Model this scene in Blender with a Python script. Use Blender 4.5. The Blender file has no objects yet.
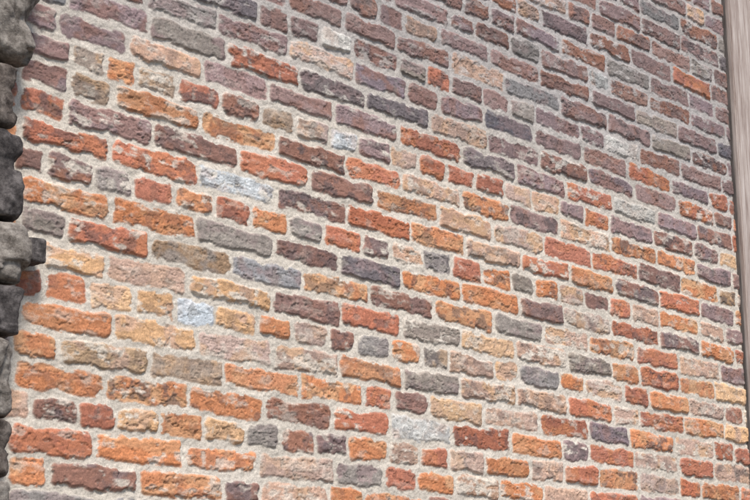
import bpy, bmesh, math, random
import numpy as np
from mathutils import Vector, Matrix, noise as mn
sc=bpy.context.scene
# ---------------------------------------------------------------- camera
A=math.radians(44.5); P=math.radians(14.25); Dm=3.02; EYE=1.6
F=Vector((math.cos(A)*math.cos(P),math.sin(A)*math.cos(P),math.sin(P)))
R=Vector((math.sin(A),-math.cos(A),0)); U=R.cross(F)
cam=bpy.data.cameras.new("camera"); co=bpy.data.objects.new("camera",cam); sc.collection.objects.link(co); sc.camera=co
cam.lens=74.64; cam.clip_end=2000; cam.clip_start=0.05
co.matrix_world=Matrix(((R.x,U.x,-F.x,0),(R.y,U.y,-F.y,-Dm),(R.z,U.z,-F.z,EYE),(0,0,0,1)))
# ---------------------------------------------------------------- brick bond: course -> (start mm along wall, lengths incl. joint + brick colour)
T={0:(1907,"111o 254b 265o 123b 242k"),
1:(1902,"239r 268o 243o 268k 197g 130r 158o 202k 216o 229k 274r"),
2:(1961,"128b 109r 131y 135o 138y 121g 129b 120p 157o 127k 128r 156k 212o 174k 183r 222o 235k"),
3:(1911,"251o 255o 252o 242b 226r 262w 269r 251o 141p 248r 264k 220r"),
4:(1906,"122o 264y 239t 257o 246o 116r 150b 244y 263k 257r 220p 264o 251k"),
5:(1915,"263o 262y 254k 242k 255o 246g 260k 255k 247r 147k 270r 255o"),
6:(1889,"86r 129r 139y 127y 123w 146y 125o 130k 108b 140g 130o 113t 210k 119y 200g 132o 220k 144r 243o 226k"),
7:(1884,"87y 179y 256k 277y 256b 245r 260g 253y 263k 237g 160o 240r 223o"),
8:(1900,"130g 252r 261t 251g 263o 269b 273o 245g 237k 261o 264r 262k"),
9:(1895,"265o 263o 268g 247b 247d 262o 275o 229b 256k 280r 250b 232o"),
10:(1874,"91b 135b 120g 132r 128o 124r 136o 135g 142r 126b 137k 128g 138r 140o 114g 129o 133k 138b 126r 167k 251o 165k"),
11:(1891,"258r 272r 274w 265b 264r 245o 269k 247r 248o 266b 252r 234p"),
12:(1886,"127r 259p 286b 263r 259b 267o 251k 255k 257r 264r 261b 250o"),
13:(1881,"142p 128t 274o 274o 260b 228r 267k 229o 257p 283k 268o 254o 237p"),
14:(1881,"146p 98t 96o 125t 148r 141b 130t 130k 112w 133p 121k 125r 130r 145r 136k 146k 136p 141r 257p 256b 168p"),
15:(1876,"103p 210p 244k 230p 248p 264p 281r 263d 262p 264r 259w 256p 238b"),
16:(2003,"246p 265g 259r 263d 280d 267k 262p 261b 271p 264p 236r"),
17:(2245,"235g 254p 256k 225p 143b 212p 252d 260p 260p 264r 248p"),
18:(2374,"246d 113p 120p 129w 198p 120g 115r 143p 139p 128g 243p 143p 208w 257b 272p"),
19:(2731,"217p 220p 249p 257k 288g 263p 262p 263g 242b"),
20:(3095,"108p 159k 240p 256p 276b 266p 264g 265p"),
21:(3410,"120p 175b 157g 267p 128w 232p 266b 245p"),
22:(3606,"128p 240p 266b 257g 256p 174p"),
23:(3869,"269p 251b 264p 258r"),24:(4153,"148p 217b 261p 154g"),25:(4461,"257p 261p")}
def s2l(c): return np.array([((v/255)/12.92 if v/255<=.04045 else ((v/255+.055)/1.055)**2.4) for v in c])
PAL={'o':(202,135,96),'r':(182,118,96),'b':(152,112,98),'p':(153,129,127),'d':(119,110,112),'g':(154,145,139),'y':(211,170,131),'k':(198,165,147),'w':(208,205,200),'t':(173,145,120)}
ALB=0.80
PALL={k:s2l(v)*ALB for k,v in PAL.items()}
rnd=random.Random(5)
Z0=1.977; PIT=0.0727
UL=1.853; UR=5.121
U0=UL-0.35; U1=UR+1.2
bricks=[]
def zone(k,u):
    if k>=15: return rnd.choice("pppppbbgdkr")
    return rnd.choice("oorrbkkypgt")
for k in range(-28,40):
    st,s=T.get(k,(U0*1000+rnd.random()*150,""))
    x=st/1000; row=[]
    for t in s.split():
        L=int(t[:-1])/1000; row.append((x,L,t[-1])); x+=L
    while x<U1:
        L=(0.257 if rnd.random()<.6 else .129)*rnd.uniform(.96,1.04); row.append((x,L,zone(k,x))); x+=L
    x=st/1000
    while x>U0+.1:
        L=(0.257 if rnd.random()<.6 else .129)*rnd.uniform(.96,1.04); x-=L; row.append((x,L,zone(k,x)))
    for a,Lf,c in row:
        j=rnd.uniform(.006,.015)
        bricks.append(dict(u=a+(Lf-j)/2,L=Lf-j,z=Z0+PIT*k+rnd.uniform(-.002,.002),H=rnd.uniform(.056,.065),c=c,
          tilt=rnd.uniform(-.02,.02),tap=rnd.uniform(-.07,.07),rad=rnd.uniform(.007,.020),prot=rnd.uniform(.002,.008),
          sp=rnd.random(),j=[rnd.gauss(0,1) for _ in range(3)],r=[rnd.random() for _ in range(6)]))
def hsh(ix,iy,seed):
    h=(ix*374761393+iy*668265263+seed*974634777)&0xffffffff
    h=((h^(h>>13))*1274126177)&0xffffffff
    h=((h^(h>>15))*2246822519)&0xffffffff
    return (h^(h>>16))/4294967296.0
def vn(us,zs,su,sz,seed):
    a=us/su; i=np.floor(a).astype(np.int64); f=a-i; f=f*f*(3-2*f)
    b=zs/sz; j=np.floor(b).astype(np.int64); g=b-j; g=g*g*(3-2*g)
    I=np.arange(i.min(),i.max()+2); J=np.arange(j.min(),j.max()+2)
    L=hsh(I[None,:],J[:,None],seed); i=i-I[0]; j=j-J[0]
    Lr=L[j]*(1-g[:,None])+L[j+1]*g[:,None]
    return Lr[:,i]*(1-f)+Lr[:,i+1]*f
def fbm(us,zs,su,sz,seed,o=4):
    t=0;w=1;n=0
    for q in range(o):
        t=t+w*vn(us+q*.37,zs+q*.71,su,sz,seed+q*17); n+=w; w*=.55; su*=.48; sz*=.48
    return t/n
def ss(a,b,x):
    t=np.clip((x-a)/(b-a),0,1); return t*t*(3-2*t)
def patch(name,u0,u1,z0,z1,res,parent,mat):
    nu=int(round((u1-u0)/res))+1; nz=int(round((z1-z0)/res))+1
    us=np.linspace(u0,u1,nu); zs=np.linspace(z0,z1,nz)
    nA=fbm(us,zs,.06,.05,1); nB=fbm(us,zs,.022,.018,2); nC=fbm(us,zs,.007,.006,3,2); nS=fbm(us,zs,.07,.018,4,4); nE=fbm(us,zs,.03,.025,6)
    nL=fbm(us,zs,.5,.4,9,3)
    WU=(fbm(us,zs,.045,.04,5,3)-.5)*.017+(vn(us,zs,.010,.010,11)-.5)*.0025
    WV=(fbm(us,zs,.055,.04,7,3)-.5)*.019+(vn(us,zs,.011,.011,12)-.5)*.0025
    D=np.full((nz,nu),-1.0)
    Hm=(nC-.5)*.0018+(nE-.5)*.006
    H=Hm.copy()
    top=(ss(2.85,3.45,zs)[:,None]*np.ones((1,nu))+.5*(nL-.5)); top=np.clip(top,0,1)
    mort=(s2l((208,197,183))*ALB)[None,None,:]*(1-top[...,None])+(s2l((176,169,165))*ALB)[None,None,:]*top[...,None]  # greyer upper mortar; the duller light up there is put into its colour
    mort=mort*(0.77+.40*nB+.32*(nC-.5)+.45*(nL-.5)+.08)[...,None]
    top_shade=(1-.15*top)  # uneven light painted in: brick colour darkens towards the wall top
    C=mort.copy()
    rs=np.random.RandomState(3)
    for b in bricks:
        x0=b['u']-b['L']/2-.016; x1=b['u']+b['L']/2+.016; y0=b['z']-.055; y1=b['z']+.055
        c0=np.searchsorted(us,x0); c1=np.searchsorted(us,x1); r0=np.searchsorted(zs,y0); r1=np.searchsorted(zs,y1)
        if c1-c0<3 or r1-r0<3: continue
        sl=(slice(r0,r1),slice(c0,c1)); h=r1-r0; w=c1-c0
        ro=rs.randint(0,max(1,nz-h)); cc=rs.randint(0,max(1,nu-w)); so=(slice(ro,ro+h),slice(cc,cc+w))
        x=us[c0:c1][None,:]-b['u']+WU[sl]; z=zs[r0:r1][:,None]-b['z']+WV[sl]-b['tilt']*x
        hx=b['L']/2; hz=b['H']/2*(1+b['tap']*x/hx)
        qx=np.abs(x)-hx+b['rad']; qz=np.abs(z)-hz+b['rad']
        d=b['rad']-(np.hypot(np.maximum(qx,0),np.maximum(qz,0))+np.minimum(np.maximum(qx,qz),0))
        d=d-.008*ss(.54,.70,nE[so])*ss(.018,.0,d)
        e=ss(-.001,.008,d)
        pit=ss(.60,.68,nB[so]); spall=ss(.57,.62,nA[so])*(b['sp']>.35); crk=ss(.03,.0,np.abs(nS[so]-.46))*(b['r'][3]>.45)
        face=b['prot']+(nS[so]-.5)*.004+(nB[so]-.5)*.0025-spall*.0026-ss(.64,.74,nC[so])*.0012-pit*.0020-crk*.0018
        hh=Hm[sl]*(1-e)+e*face
        base=PALL[b['c']]*(1+.11*b['j'][0])*(1+np.array([.04,0,-.05])*b['j'][1])
        col=base[None,None,:]*(0.66+.48*nB[so]+.42*(nC[so]-.5)+.12)[...,None]
        alt=PALL[{'o':'y','y':'k','r':'o','b':'d','p':'b','d':'p','g':'p','k':'y','w':'k','t':'g'}[b['c']]]
        f=(ss(.44,.62,nA[so])*(.15+.6*b['r'][0]))[...,None]
        col=col*(1-f)+alt*f
        f=(ss(.48,.64,nE[so])*.7*b['r'][1]**1.7)[...,None]
        col=col*(1-f)+PALL['d']*.55*f
        col=col*(1-.34*pit-.28*crk)[...,None]
        lime=ss(.52,.66,nS[so]*.5+nB[so]*.5+.05*(b['c'] in 'kw'))*(.15+.75*b['r'][2]**2)+ss(.006,0,d)*.25
        f=np.clip(lime,0,.85)[...,None]
        col=col*top_shade[sl][...,None]
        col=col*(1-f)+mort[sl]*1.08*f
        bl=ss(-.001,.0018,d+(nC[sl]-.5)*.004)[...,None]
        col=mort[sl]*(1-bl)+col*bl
        m=d>D[sl]
        H[sl]=np.where(m,hh,H[sl]); C[sl]=np.where(m[...,None],col,C[sl]); D[sl]=np.where(m,d,D[sl])
    me=bpy.data.meshes.new(name); n=nu*nz
    V=np.empty((nz,nu,3),np.float32); V[...,0]=us[None,:]; V[...,1]=-H; V[...,2]=zs[:,None]
    me.vertices.add(n); me.vertices.foreach_set("co",V.ravel())
    idx=np.arange(n).reshape(nz,nu); q=np.stack([idx[:-1,:-1],idx[:-1,1:],idx[1:,1:],idx[1:,:-1]],-1).reshape(-1,4)
    nf=len(q); me.loops.add(nf*4); me.loops.foreach_set("vertex_index",q.ravel().astype(np.int32))
    me.polygons.add(nf); me.polygons.foreach_set("loop_start",(np.arange(nf)*4).astype(np.int32))
    me.update(calc_edges=True)
    at=me.color_attributes.new("col",'FLOAT_COLOR','POINT')
    cc=np.ones((n,4),np.float32); cc[:,:3]=np.clip(C.reshape(-1,3),.01,.85); at.data.foreach_set("color",cc.ravel())
    me.shade_smooth()
    ob=bpy.data.objects.new(name,me); sc.collection.objects.link(ob); ob.parent=parent; me.materials.append(mat)
    return ob
def newmat(n):
    m=bpy.data.materials.new(n); m.use_nodes=True; nt=m.node_tree; b=nt.nodes["Principled BSDF"]; b.inputs["Roughness"].default_value=.92
    b.inputs["Specular IOR Level"].default_value=.2
    return m,nt,b
def nz_(nt,scale,det=6,vec=None,rough=.6):
    n=nt.nodes.new("ShaderNodeTexNoise"); n.inputs["Scale"].default_value=scale; n.inputs["Detail"].default_value=det; n.inputs["Roughness"].default_value=rough
    if vec: nt.links.new(vec,n.inputs["Vector"])
    return n
def ramp(nt,fac,stops):
    r=nt.nodes.new("ShaderNodeValToRGB"); cr=r.color_ramp
    while len(cr.elements)<len(stops): cr.elements.new(.5)
    for e,(p,c) in zip(cr.elements,stops): e.position=p; e.color=(*c,1)
    nt.links.new(fac,r.inputs[0]); return r
m,nt,b=newmat("weathered_brick_and_lime_mortar")
tc=nt.nodes.new("ShaderNodeTexCoord"); ob=tc.outputs["Object"]
at=nt.nodes.new("ShaderNodeAttribute"); at.attribute_name="col"
n1=nz_(nt,280,2,ob,.7); r1=ramp(nt,n1.outputs[0],[(.28,(.72,.72,.72)),(.72,(1.25,1.25,1.25))])
mx=nt.nodes.new("ShaderNodeMix"); mx.data_type='RGBA'; mx.blend_type='MULTIPLY'; mx.inputs[0].default_value=1
nt.links.new(at.outputs["Color"],mx.inputs[6]); nt.links.new(r1.outputs[0],mx.inputs[7]); nt.links.new(mx.outputs[2],b.inputs["Base Color"])
bp=nt.nodes.new("ShaderNodeBump"); bp.inputs["Strength"].default_value=.5; bp.inputs["Distance"].default_value=.0012
n2=nz_(nt,240,2,ob,.7); nt.links.new(n2.outputs[0],bp.inputs["Height"]); nt.links.new(bp.outputs[0],b.inputs["Normal"])
brick_m=m
wall=bpy.data.objects.new("brick_wall",None); sc.collection.objects.link(wall)
zt=4.2; zb=1.86
uL=UL-.3; uD=UR+.12
patch("face_detail",uL,uD,zb,zt,.0022,wall,brick_m)
patch("face_lower",uL,uD,0,zb,.008,wall,brick_m)
patch("face_upper",uL,uD,zt,4.7,.008,wall,brick_m)
patch("face_right",uD,uD+1.0,0,4.7,.008,wall,brick_m)
def box(name,x0,x1,y0,y1,z0,z1,mat,parent,bev=.004):
    bm=bmesh.new(); bmesh.ops.create_cube(bm,size=1)
    for v in bm.verts: v.co=Vector((x0+(v.co.x+.5)*(x1-x0),y0+(v.co.y+.5)*(y1-y0),z0+(v.co.z+.5)*(z1-z0)))
    bmesh.ops.bevel(bm,geom=bm.edges[:],offset=bev,segments=2,affect='EDGES')
    me=bpy.data.meshes.new(name); bm.to_mesh(me); bm.free(); o=bpy.data.objects.new(name,me); sc.collection.objects.link(o); me.materials.append(mat); o.parent=parent; return o
mm,nt,b=newmat("mortar_core"); b.inputs["Base Color"].default_value=(.3,.27,.24,1)
dk,nt,b=newmat("pier_core_dark"); b.inputs["Base Color"].default_value=(.07,.06,.05,1)  # dark colour for the core behind the pier stones
box("core",uL,uD+1.0,.02,.34,0,4.72,mm,wall)
# ---------------------------------------------------------------- stone pier
pier=bpy.data.objects.new("rubble_stone_pier",None); sc.collection.objects.link(pier)
def stone_mat(n,c1,c2,c3):
    m,nt,b=newmat(n); tc=nt.nodes.new("ShaderNodeTexCoord"); ob=tc.outputs["Object"]
    a=nz_(nt,30,8,ob,.75); r=ramp(nt,a.outputs[0],[(.38,c1),(.5,c2),(.64,c3)]); nt.links.new(r.outputs[0],b.inputs["Base Color"])
    bp=nt.nodes.new("ShaderNodeBump"); bp.inputs["Strength"].default_value=1; bp.inputs["Distance"].default_value=.005
    n=nz_(nt,90,6,ob,.75); nt.links.new(n.outputs[0],bp.inputs["Height"]); nt.links.new(bp.outputs[0],b.inputs["Normal"]); return m
SL=stone_mat("pale_stone",(.085,.07,.058),(.20,.172,.148),(.35,.31,.27))
SD=stone_mat("dark_stone",(.03,.025,.024),(.07,.06,.057),(.17,.148,.14))
SB=stone_mat("brown_stone",(.04,.03,.025),(.10,.08,.068),(.21,.175,.15))
def rock(name,x0,x1,y0,y1,z0,z1,mat,seed,am=.03):
    bm=bmesh.new(); bmesh.ops.create_cube(bm,size=2); bmesh.ops.subdivide_edges(bm,edges=bm.edges[:],cuts=44,use_grid_fill=True)
    c=Vector(((x0+x1)/2,(y0+y1)/2,(z0+z1)/2)); h=Vector(((x1-x0)/2,(y1-y0)/2,(z1-z0)/2)); o=Vector((seed*3.7,seed*1.3,seed*2.1))
    for v in bm.verts:
        p=v.co.copy(); n=(abs(p.x)**12+abs(p.y)**12+abs(p.z)**12)**(1/12); p/=n
        w=Vector((p.x*h.x,p.y*h.y,p.z*h.z))
        q=w*13+o; st=mn.cell(Vector((q.x*.6+mn.noise(q)*.8,q.y*.6,q.z*.9+mn.noise(q+Vector((9,0,0)))*.8)))
        dd=mn.fractal(w*8+o,1.0,2.0,6)*am+(st-.5)*am*.45+mn.noise(w*70+o)*am*.15
        w+=w.normalized()*dd; v.co=c+w
    bmesh.ops.smooth_vert(bm,verts=bm.verts[:],factor=.35,use_axis_x=True,use_axis_y=True,use_axis_z=True)
    me=bpy.data.meshes.new(name); bm.to_mesh(me); bm.free(); me.shade_smooth(); ob=bpy.data.objects.new(name,me); sc.collection.objects.link(ob); me.materials.append(mat); ob.parent=pier
spec=[(1.852,3.225,3.435,SL),(1.868,2.906,3.222,SL),(1.834,2.734,2.890,SB),(1.852,2.524,2.732,SD),(1.872,2.382,2.518,SL),(1.870,2.261,2.378,SD),(1.868,2.079,2.256,SL),(1.866,1.949,2.074,SB),(1.868,1.778,1.944,SL)]
for i,(xr,z0,z1,mt) in enumerate(spec):
    rock("stone_%d"%i,xr-.42,xr,-.10,.2,z0,z1,mt,i+1,.024)
rock("stone_nub",1.78,1.932,-.06,.03,2.447,2.502,SD,20,.012)
z=1.775; i=20
while z>0.02:
    h=min(z,rnd.uniform(.12,.25)); rock("stone_%d"%i,UL-.38+rnd.uniform(-.02,.02),UL+.02+rnd.uniform(-.02,.02),-.1,.2,z-h,z-.006,rnd.choice([SL,SD,SB]),i); z-=h; i+=1
z=3.44
while z<4.6:
    h=rnd.uniform(.14,.25); rock("stone_%d"%i,UL-.38,UL+rnd.uniform(-.02,.02),-.1,.2,z,z+h-.006,rnd.choice([SL,SB]),i); z+=h; i+=1
box("pier_core",UL-.34,UL-.02,-.03,.3,0,4.7,dk,pier)
# ---------------------------------------------------------------- timber post
post=bpy.data.objects.new("timber_post",None); sc.collection.objects.link(post)
def timber(name,c1,c2,c3):
    w,nt,b=newmat(name); tc=nt.nodes.new("ShaderNodeTexCoord"); mp=nt.nodes.new("ShaderNodeMapping"); mp.inputs["Scale"].default_value=(1,1,.06)
    nt.links.new(tc.outputs["Object"],mp.inputs[0]); a=nz_(nt,90,9,mp.outputs[0],.7); r=ramp(nt,a.outputs[0],[(.36,c1),(.52,c2),(.68,c3)]); nt.links.new(r.outputs[0],b.inputs["Base Color"])
    bp=nt.nodes.new("ShaderNodeBump"); bp.inputs["Strength"].default_value=.6; bp.inputs["Distance"].default_value=.003; nt.links.new(a.outputs[0],bp.inputs["Height"]); nt.links.new(bp.outputs[0],b.inputs["Normal"]); return w
w=timber("weathered_timber",(.24,.18,.155),(.39,.32,.285),(.52,.45,.41)); w2=timber("shadow_gap_dark",(.05,.042,.038),(.10,.085,.078),(.17,.145,.13))
box("shadow_gap_strip",5.018,5.028,-.012,.01,0,4.7,w2,post,.002)  # dark-coloured strip standing in for the shadow gap beside the jamb
box("jamb",5.029,5.24,-.03,.01,0,4.7,w,post)
# ---------------------------------------------------------------- ground
g,nt,b=newmat("gravel_ground"); tc=nt.nodes.new("ShaderNodeTexCoord"); a=nz_(nt,30,10,tc.outputs["Object"],.7); r=ramp(nt,a.outputs[0],[(.3,(.09,.08,.07)),(.7,(.25,.23,.2))]); nt.links.new(r.outputs[0],b.inputs["Base Color"])
bpy.ops.mesh.primitive_plane_add(size=1200,location=(0,0,0)); gr=bpy.context.object; gr.name="ground"; gr.data.materials.append(g)
# ---------------------------------------------------------------- light
el=math.radians(52); az=math.radians(242)
sd=Vector((math.cos(el)*math.cos(az),math.cos(el)*math.sin(az),math.sin(el)))
L=bpy.data.lights.new("sun",'SUN'); L.energy=5.0; L.angle=math.radians(14); L.color=(1,.965,.915); lo=bpy.data.objects.new("sun",L); sc.collection.objects.link(lo)
lo.rotation_euler=sd.to_track_quat('Z','Y').to_euler()
W=bpy.data.worlds.new("World"); sc.world=W; W.use_nodes=True; nt=W.node_tree; bg=nt.nodes["Background"]; sk=nt.nodes.new("ShaderNodeTexSky"); sk.sky_type='NISHITA'; sk.sun_disc=False
sk.sun_elevation=el; sk.sun_rotation=math.pi/2-az; nt.links.new(sk.outputs[0],bg.inputs[0]); bg.inputs[1].default_value=.15
sc.view_settings.view_transform='Standard'; sc.view_settings.look='None'; sc.view_settings.exposure=0
